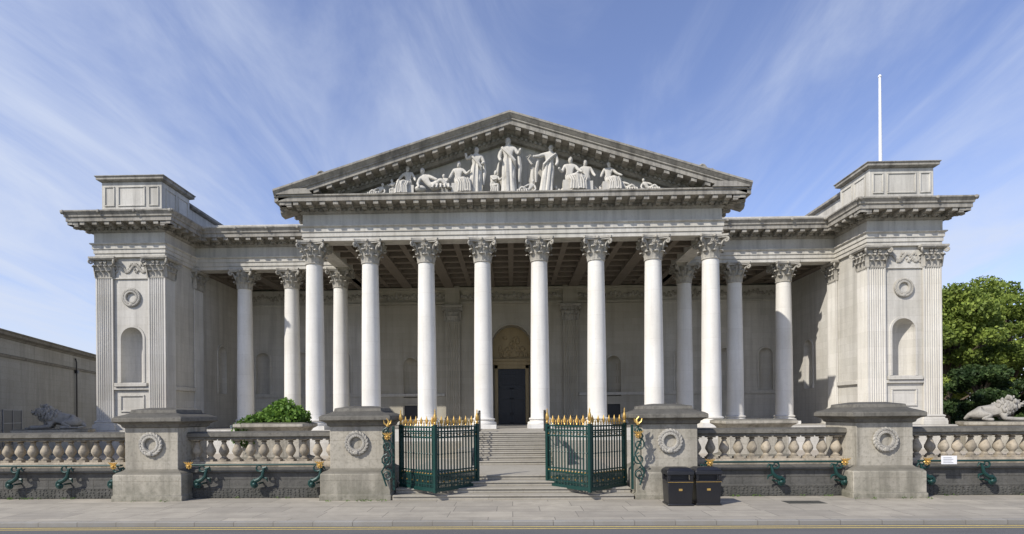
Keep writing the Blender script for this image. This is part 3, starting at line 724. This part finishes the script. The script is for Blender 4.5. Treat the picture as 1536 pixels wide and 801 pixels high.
# ------------------------------------------------------------------ gates
def gate(s):
    p=empty('iron_entrance_gate'); g=MB(); au=MB()
    pts=[(s*3.66,18.55),(s*2.36,17.3),(s*1.16,18.75)]
    z0=.28; z1=2.24
    for a,b in ((pts[0],pts[1]),(pts[1],pts[2])):
        A=Vector(a);B=Vector(b);d=(B-A);L=d.length;d.normalize(); n=Vector((-d.y,d.x))
        M=Matrix(((d.x,n.x,0,A.x),(d.y,n.y,0,A.y),(0,0,1,0),(0,0,0,1)))
        for z,h,t in ((z0,.11,.035),(z0+.2,.03,.02),(z0+.48,.05,.03),(z0+.6,.04,.025),(z1-.32,.04,.025),(z1-.14,.05,.035),(z1-.0,.05,.035)): g.box(0,L,-t,t,z,z+h,M)
        nb=round(L/.135)
        for k in range(nb+1):
            x=L*k/nb; big=k in (0,nb)
            if big: g.box(x-.05,x+.05,-.05,.05,z0-.03,z1+.1,M)
            else:
                g.lathe([(.024,0),(.024,z1-z0+.05)],8,(x,0,z0),M)
                g.lathe([(.02,-.03),(.04,0),(.02,.03)],8,(x,0,z0+1.15),M)
            zt=z1+.05+(.06 if big else 0)
            if k%2==0 or big:
                au.lathe([(.012,0),(.03,.03),(.014,.06),(.042,.13),(.03,.22),(.004,.32)],8,(x,0,zt),M)
                for q in (-1,1): au.tube([(x,0,zt+.05),(x+q*.05,0,zt+.11),(x+q*.07,0,zt+.2),(x+q*.04,0,zt+.21)],[.011,.014,.011,.006],5,M)
            else: au.lathe([(.01,0),(.026,.03),(.012,.05),(.028,.1),(.003,.17)],8,(x,0,zt),M)
            if k<nb:
                xm=x+L/nb/2
                g.lathe([(.015,0),(.015,.5)],6,(xm,0,z0),M); au.blob((xm,0,z0+.54),(.026,.03,.026),7,5,M)
                R=.05
                g.tube([(xm+R*math.cos(t*math.pi/5),0,z1-.23+R*1.2*math.sin(t*math.pi/5)) for t in range(11)],.013,5,M)
                if k%2: au.blob((xm,0,z1-.23),(.02,.03,.02),6,4,M)
                if k%2==0: au.blob((xm,0,z0+.3),(.02,.035,.03),6,4,M)
    for (x,y) in pts:
        au.lathe([(.04,0),(.05,.05),(.025,.09),(.065,.16),(.05,.28),(.018,.38),(.025,.42),(.003,.5)],10,(x,y,z1+.1))
    x0=s*3.75
    g.box(min(x0,x0-s*.07),max(x0,x0-s*.07),17.62,17.69,.3,2.3)
    for zc,r0,fl in ((.8,.2,1),(1.25,.2,-1),(1.7,.2,1),(2.1,.16,-1)):
        pt=[];
        for k in range(16):
            th=rad(90-fl*k*36); r=r0*(1-k/19); pt.append((s*3.9-s*0.02+r*math.cos(th)*.9,17.45,zc+r*math.sin(th)))
        g.tube(pt,.024,6)
    g.tube([(s*3.9,17.45,.45),(s*4.05,17.45,.9),(s*3.75,17.45,1.4),(s*4.0,17.45,1.95),(s*3.8,17.45,2.3)],.028,6)
    flower(au,s*3.85,17.4,1.98)
    au.tube([(s*3.85,17.42,2.3),(s*3.8,17.42,2.45),(s*3.88,17.42,2.56)],[.045,.035,.008],6)
    for q in (-1,1): au.tube([(s*3.85,17.42,2.32),(s*3.85+q*.1,17.42,2.4),(s*3.85+q*.12,17.42,2.5)],[.025,.025,.005],6)
    g.obj('gate_ironwork',M_iron,p); au.obj('gate_gilding',M_gold,p)
gate(-1); gate(1)
# ------------------------------------------------------------------ litter bins
def bin_(x,y):
    p=empty('litter_bin'); m=MB(); 
    m.frustum((.33,.29),(.36,.31),.02,.72,x,y)
    for sx in (-1,1):
        for sy in (-1,1): m.box(x+sx*.32-.045,x+sx*.32+.045,y+sy*.27-.045,y+sy*.27+.045,.7,.9)
    m.box(x-.3,x+.3,y-.0,y+.27,.7,.9)
    m.frustum((.39,.34),(.38,.33),.88,1.0,x,y); m.frustum((.38,.33),(.28,.22),1.0,1.08,x,y); m.box(x-.36,x+.36,y-.32,y+.32,0,.06)
    m.obj('bin_body',M_black,p,bevel=.02)
    m=MB(); m.box(x-.36,x+.36,y-.318,y-.311,.672,.684); m.box(x-.05,x+.05,y-.311,y-.303,.43,.49); m.obj('bin_gold_band',M_gold,p)
    m=MB(); m.box(x-.27,x+.27,y-.2,y-.01,.72,.87); m.obj('bin_opening',M_dark,p)
bin_(4.78,16.55); bin_(5.6,16.62)
def planter(cx,cy):
    m=MB(); m.ring(1.3,.7,[(0,.3),(.2,.3),(.2,.7),(0,.8),(0,1.9),(.06,1.95),(.12,2.05),(.28,2.15),(.28,2.28),(.1,2.34)],cx,cy)
    m.obj('stone_planter',M_pier,bevel=.02)
planter(-10.9,26); planter(10.9,26)
# ------------------------------------------------------------------ leaves
def leaves(name,blobs,n,size,mat,parent):
    w=np.array([b[3]*b[4]*b[5] for b in blobs],float); w/=w.sum()
    cnt=(w*n).astype(int); V=[]
    for b,c in zip(blobs,cnt):
        d=rng.normal(size=(c,3)); d/=np.linalg.norm(d,axis=1)[:,None]; r=rng.uniform(.35,1.05,c)**.6
        V.append(np.array(b[:3])+d*r[:,None]*np.array(b[3:6])*(1+.12*np.sin(d[:,:1]*9+d[:,1:2]*7)))
    C=np.concatenate(V); c=len(C)
    u=rng.normal(size=(c,3)); u/=np.linalg.norm(u,axis=1)[:,None]; w2=rng.normal(size=(c,3)); v=np.cross(u,w2); v/=np.linalg.norm(v,axis=1)[:,None]
    s=size*rng.uniform(.6,1.3,c)[:,None]
    P=np.stack([C-u*s,C-v*s*.55,C+u*s,C+v*s*.55],1).reshape(-1,3)
    me=bpy.data.meshes.new(name); me.vertices.add(c*4); me.vertices.foreach_set('co',P.ravel())
    me.loops.add(c*4); me.loops.foreach_set('vertex_index',np.arange(c*4)); me.polygons.add(c); me.polygons.foreach_set('loop_start',np.arange(c)*4)
    me.update(); me.validate(); me.materials.append(mat); return place(me,name,parent)
def tree(name,x,y,h,R,zb,n,size,mat,nb=26):
    p=empty(name); m=MB(); m.tube([(x,y,0),(x+.1,y,h*.3),(x-.1,y,h*.6),(x,y,h*.85)],[.4,.32,.2,.06],10); bl=[]
    for k in range(nb):
        a=random.uniform(0,6.28); t=random.uniform(0,1); z=zb+(h-zb)*(t**.8); rr=R*math.sqrt(max(.05,1-((t-.35)/.72)**2))*random.uniform(.3,.9)
        q=(x+rr*math.cos(a),y+rr*math.sin(a),z); s_=random.uniform(.15,.28)*R; bl.append((*q,s_*1.15,s_*1.15,s_*.75))
        m.tube([(x,y,max(1,z*.55)),((x+q[0])/2,(y+q[1])/2,z*.85),q],[.13,.08,.02],6)
    m.obj('trunk_and_limbs',M_bark,p); leaves('foliage',bl,n,size,mat,p)
tree('lime_tree',42.0,56,13.6,6.0,4,46000,.18,M_leafL,48)
tree('lime_tree',51.5,60,16.0,6.5,4,30000,.2,M_leafL,36)
tree('lime_tree',45.0,66,16.5,5.5,4,26000,.2,M_leafL,34)
tree('yew_tree',46.0,47,9.5,4.0,.8,36000,.16,M_leafD,38)
tree('yew_tree',39.0,48,6.0,3.2,.8,26000,.16,M_leafD,28)
tree('yew_tree',53,50,11,5,.8,24000,.17,M_leafD,30)
bl=[(34+k*1.5,62+random.uniform(-1,1),random.uniform(1.2,4.5),1.8,1.5,1.8) for k in range(22)]
p=empty('boundary_hedge'); leaves('hedge_foliage',bl,26000,.2,M_leafD,p)
b=empty('forecourt_shrub')
leaves('shrub_foliage',[(-10.6+dx,26+dy,2.6+dz,.5,.5,.36) for dx,dy,dz in ((-.9,0,-.1),(-.4,.1,.2),(.1,-.1,.32),(.5,0,.22),(.8,.1,0),(-.1,-.3,0),(.5,-.3,.0),(-1.2,-.3,-.2),(-1.6,-.5,-.5),(-1.5,-.7,-1.0),(0,0,.5))],3600,.10,M_bush,b)
m=MB(); 
for k in range(7): m.tube([(-10.9+.1*k,26,2.2),(-11.5+.25*k,26,2.6),(-11.9+.35*k,25.9,2.95)],[.03,.02,.008],5)
m.obj('shrub_stems',M_bark,b)
# ------------------------------------------------------------------ lions
M_cap2=stone('lion_stone',(.36,.345,.31),(.12,.112,.1),None,.4,.5,.2,.5)
def lion(x,y,z,s,yaw):
    p=empty('stone_lion_statue'); M=Matrix.Translation((x,y,z))@Matrix.Rotation(yaw,4,'Z')@Matrix.Scale(1.28,4)
    V=[(-.75,0,.36),(-.35,0,.42),(.1,0,.46),(.34,0,.66),(.5,0,.83),(.7,0,.76),(-1.0,0,.25),(-1.15,.1,.1),(-.9,.3,.06),(-.5,.42,.06)]
    E=[(0,1),(1,2),(2,3),(3,4),(4,5),(0,6),(6,7),(7,8),(8,9)]; R=[.27,.25,.31,.26,.185,.11,.12,.05,.04,.06]
    for sg in (-1,1):
        i=len(V); V+=[(.15,sg*.22,.34),(.08,sg*.26,.12),(.5,sg*.22,.09),(.86,sg*.2,.08),(-.68,sg*.24,.3),(-.32,sg*.34,.24),(-.66,sg*.38,.09),(-.25,sg*.38,.07)]
        E+=[(2,i),(i,i+1),(i+1,i+2),(i+2,i+3),(0,i+4),(i+4,i+5),(i+5,i+6),(i+6,i+7)]; R+=[.15,.11,.085,.09,.2,.13,.08,.075]
    skin('lion_body',V,E,[r*1.28 for r in R],M_cap2,p,M,1,2,.02)
    m=MB()
    for k in range(90):
        a=random.uniform(0,2*math.pi); t=random.uniform(0,1); c=Vector((.05,0,.45)).lerp(Vector((.5,0,.86)),t); ax=Vector((.7,0,.7)).normalized()
        u=Vector((0,1,0)); v=ax.cross(u); r=.33-.08*t; q=c+(u*math.cos(a)+v*math.sin(a))*r
        m.blob(tuple(q),(.06,.06,.12),6,5,rot=Matrix.Rotation(random.uniform(-.5,.5),3,'Y'))
    for sg in (-1,1):
        m.blob((.44,sg*.15,1.02),(.04,.045,.07),8,5); m.blob((.66,sg*.08,.88),(.03,.03,.025),6,4); m.blob((.74,sg*.06,.73),(.08,.06,.06),8,5)
        for f in range(4): m.blob((.93,sg*.2+(f-1.5)*.045,.05),(.06,.025,.045),6,4)
    m.blob((.8,0,.82),(.04,.05,.03),6,4); m.blob((.72,0,.64),(.09,.06,.04),6,4)
    me=m.mesh('lion_mane',M_cap2); me.transform(M); place(me,'lion_mane',p)
    m=MB(); m.ring(1.6,.75,[(0,.3),(.15,.3),(.15,.6),(0,.7),(0,z-.25),(.1,z-.18),(.12,z-.03),(0,z)],0,0,Matrix.Translation((x,y,0))@Matrix.Rotation(yaw,4,'Z')); m.obj('lion_pedestal',M_pier,p)
lion(-25.5,31,2.0,1,rad(180+25)); lion(26.5,31.5,2.05,1,rad(-25))
# ------------------------------------------------------------------ neighbour building
nb=empty('neighbouring_stone_building')
u=Vector((-.33,.944)).normalized(); A=Vector((-30.2,32.7))
M=Matrix(((u.x,-u.y,0,A.x),(u.y,u.x,0,A.y),(0,0,1,0),(0,0,0,1)))
m=MB(); m.box(-13,20,0,12,0,7.4,M); m.obj('walls',M_neigh,nb)
m=MB(); m.sweep([(-13,0),(20,0)],[(-.5,7.402),(.05,7.402),(.1,7.5),(.3,7.6),(.3,7.75),(.36,7.8),(.36,7.86),(0,7.95),(-.5,7.95)],M); m.sweep([(-13,0),(20,0)],[(-.02,6.3),(.08,6.3),(.1,6.45),(-.02,6.5)],M)
m.obj('cornice',M_cap,nb,smooth=False)
m=MB(); m.tube([(11,-.12,0),(11,-.12,6.9),(11,-.05,7.2)],.05,8,M); m.box(10.88,11.12,-.22,-.02,6.05,6.28,M); m.obj('downpipe',M_dark,nb)
m=MB(); m2=MB()
for a in (.3,6.2,-6):
    m.box(a,a+2.2,-.04,-.02,1.0,3.1,M)
    for q in (a-.06,a+1.07,a+2.17): m2.box(q,q+.05,-.06,-.01,.95,3.15,M)
    for z in (.95,2.3,3.1): m2.box(a-.06,a+2.22,-.055,-.012,z,z+.05,M)
m.obj('window_glass',M_dark,nb); m2.obj('window_frames',M_frame,nb)
# ------------------------------------------------------------------ ground
def sheet(name,x0,x1,y0,y1,z,mat):
    m=MB(); m.add([(x0,y0,z),(x1,y0,z),(x1,y1,z),(x0,y1,z)],[(0,1,2,3)]); return m.obj(name,mat,smooth=False)
sheet('ground',-900,900,-900,900,-.13,M_grass)
sheet('road',-300,300,4.2,14.05,-.105,M_asph)
m=MB(); m.box(-300,300,14.22,PY+1.0,-.3,0); m.obj('pavement',M_pave)
m=MB(); m.box(-300,300,14.04,14.215,-.3,.004); m.obj('kerb',M_kerb,bevel=.015)
m=MB(); m.box(-300,300,-8,4.2,-.3,0); m.obj('far_pavement',M_pave)
for i,y in enumerate((13.62,13.84)): sheet('yellow_line',-300,300,y,y+.06,-.101,M_yellow)
m=MB(); m.box(-60,60,PY+1.25,90,-.3,.44); m.obj('forecourt_ground',M_gravel)
m=MB(); m.box(8.0,9.1,16.6,17.1,.0,.006); m.obj('manhole_cover',M_low)
# weeds and leaf litter along the foot of the wall
bl=[]
for k in range(60):
    x=random.choice((random.uniform(-20,-3.9),random.uniform(3.9,20)))
    bl.append((x,17.36 if 3.7<abs(x)<6.1 or 10.3<abs(x)<12.7 else 18.02,.03,.10,.05,.04))
leaves('wall_foot_weeds',bl,900,.022,M_bush,None)
# ------------------------------------------------------------------ light
az=rad(49); el=rad(42)
d=Vector((-math.sin(az)*math.cos(el),-math.cos(az)*math.cos(el),math.sin(el)))
L=bpy.data.lights.new('sun','SUN'); L.energy=5.0; L.angle=rad(.5); L.color=(1,.95,.88)
lo=bpy.data.objects.new('sun',L); S.collection.objects.link(lo); lo.rotation_euler=d.to_track_quat('Z','Y').to_euler()
W_=bpy.data.worlds.new('World'); S.world=W_; W_.use_nodes=True; nt=W_.node_tree; bg=nt.nodes['Background']
sk=N(nt,'ShaderNodeTexSky',sky_type='NISHITA'); sk.sun_disc=False; sk.sun_elevation=el; sk.sun_rotation=math.atan2(d.x,d.y)%(2*math.pi); sk.air_density=1.0; sk.dust_density=.6; sk.ozone_density=2.0
tc=N(nt,'ShaderNodeTexCoord'); sp=N(nt,'ShaderNodeSeparateXYZ'); nt.links.new(tc.outputs['Generated'],sp.inputs[0])
def mth(op,a,b=None,c=None):
    n=N(nt,'ShaderNodeMath',operation=op)
    for i,v in enumerate((a,b,c)):
        if v is None: continue
        if isinstance(v,bpy.types.NodeSocket): nt.links.new(v,n.inputs[i])
        else: n.inputs[i].default_value=v
    return n.outputs[0]
zz=mth('ADD',mth('MAXIMUM',sp.outputs[2],0),.16)
cb=N(nt,'ShaderNodeCombineXYZ'); nt.links.new(mth('DIVIDE',sp.outputs[0],zz),cb.inputs[0]); nt.links.new(mth('DIVIDE',sp.outputs[1],zz),cb.inputs[1])
mp=N(nt,'ShaderNodeMapping'); mp.inputs['Rotation'].default_value=(0,0,rad(-24)); mp.inputs['Scale'].default_value=(1.0,.3,1); nt.links.new(cb.outputs[0],mp.inputs[0])
def wn(scale,det,ro,dis):
    n=N(nt,'ShaderNodeTexNoise'); n.inputs['Scale'].default_value=scale; n.inputs['Detail'].default_value=det; n.inputs['Roughness'].default_value=ro; n.inputs['Distortion'].default_value=dis; nt.links.new(mp.outputs[0],n.inputs['Vector']); return n.outputs['Fac']
n1=wn(.9,4,.55,.5); n2=wn(2.4,10,.62,1.0)
cl=mth('ADD',mth('MULTIPLY',n1,.65),mth('MULTIPLY',n2,.65))
cl=mth('ADD',cl,mth('MULTIPLY',sp.outputs[0],-.12)); cl=mth('ADD',cl,mth('MULTIPLY',mth('SUBTRACT',.45,sp.outputs[2]),.22))
mr=N(nt,'ShaderNodeMapRange'); mr.interpolation_type='SMOOTHSTEP'; nt.links.new(cl,mr.inputs[0]); mr.inputs[1].default_value=.47; mr.inputs[2].default_value=.95; mr.inputs[3].default_value=0.06; mr.inputs[4].default_value=.95
mx=N(nt,'ShaderNodeMix',data_type='RGBA'); nt.links.new(mr.outputs[0],mx.inputs[0])
tint=N(nt,'ShaderNodeMix',data_type='RGBA',blend_type='MULTIPLY'); tint.inputs[0].default_value=1; nt.links.new(sk.outputs[0],tint.inputs[6]); tint.inputs[7].default_value=(1.15,1.08,1.3,1)
nt.links.new(tint.outputs[2],mx.inputs[6]); mx.inputs[7].default_value=(4.7,5.2,6.3,1)
nt.links.new(mx.outputs[2],bg.inputs[0]); bg.inputs[1].default_value=.145
# ------------------------------------------------------------------ camera
C=bpy.data.cameras.new('camera'); co=bpy.data.objects.new('camera',C); S.collection.objects.link(co); S.camera=co
C.sensor_width=36; C.lens=36*850/1536; C.clip_end=3000; C.clip_start=.1
co.location=(0,0,2.67); th=rad(1.4)
co.rotation_euler=(Matrix.Rotation(th,4,'Z')@Matrix.Rotation(rad(90),4,'X')@Matrix.Rotation(rad(-.45),4,'Z')).to_euler()
C.shift_x=(850*math.tan(th))/1536; C.shift_y=(620.5-400.5)/1536
S.view_settings.view_transform='Standard'; S.view_settings.look='None'; S.view_settings.exposure=0
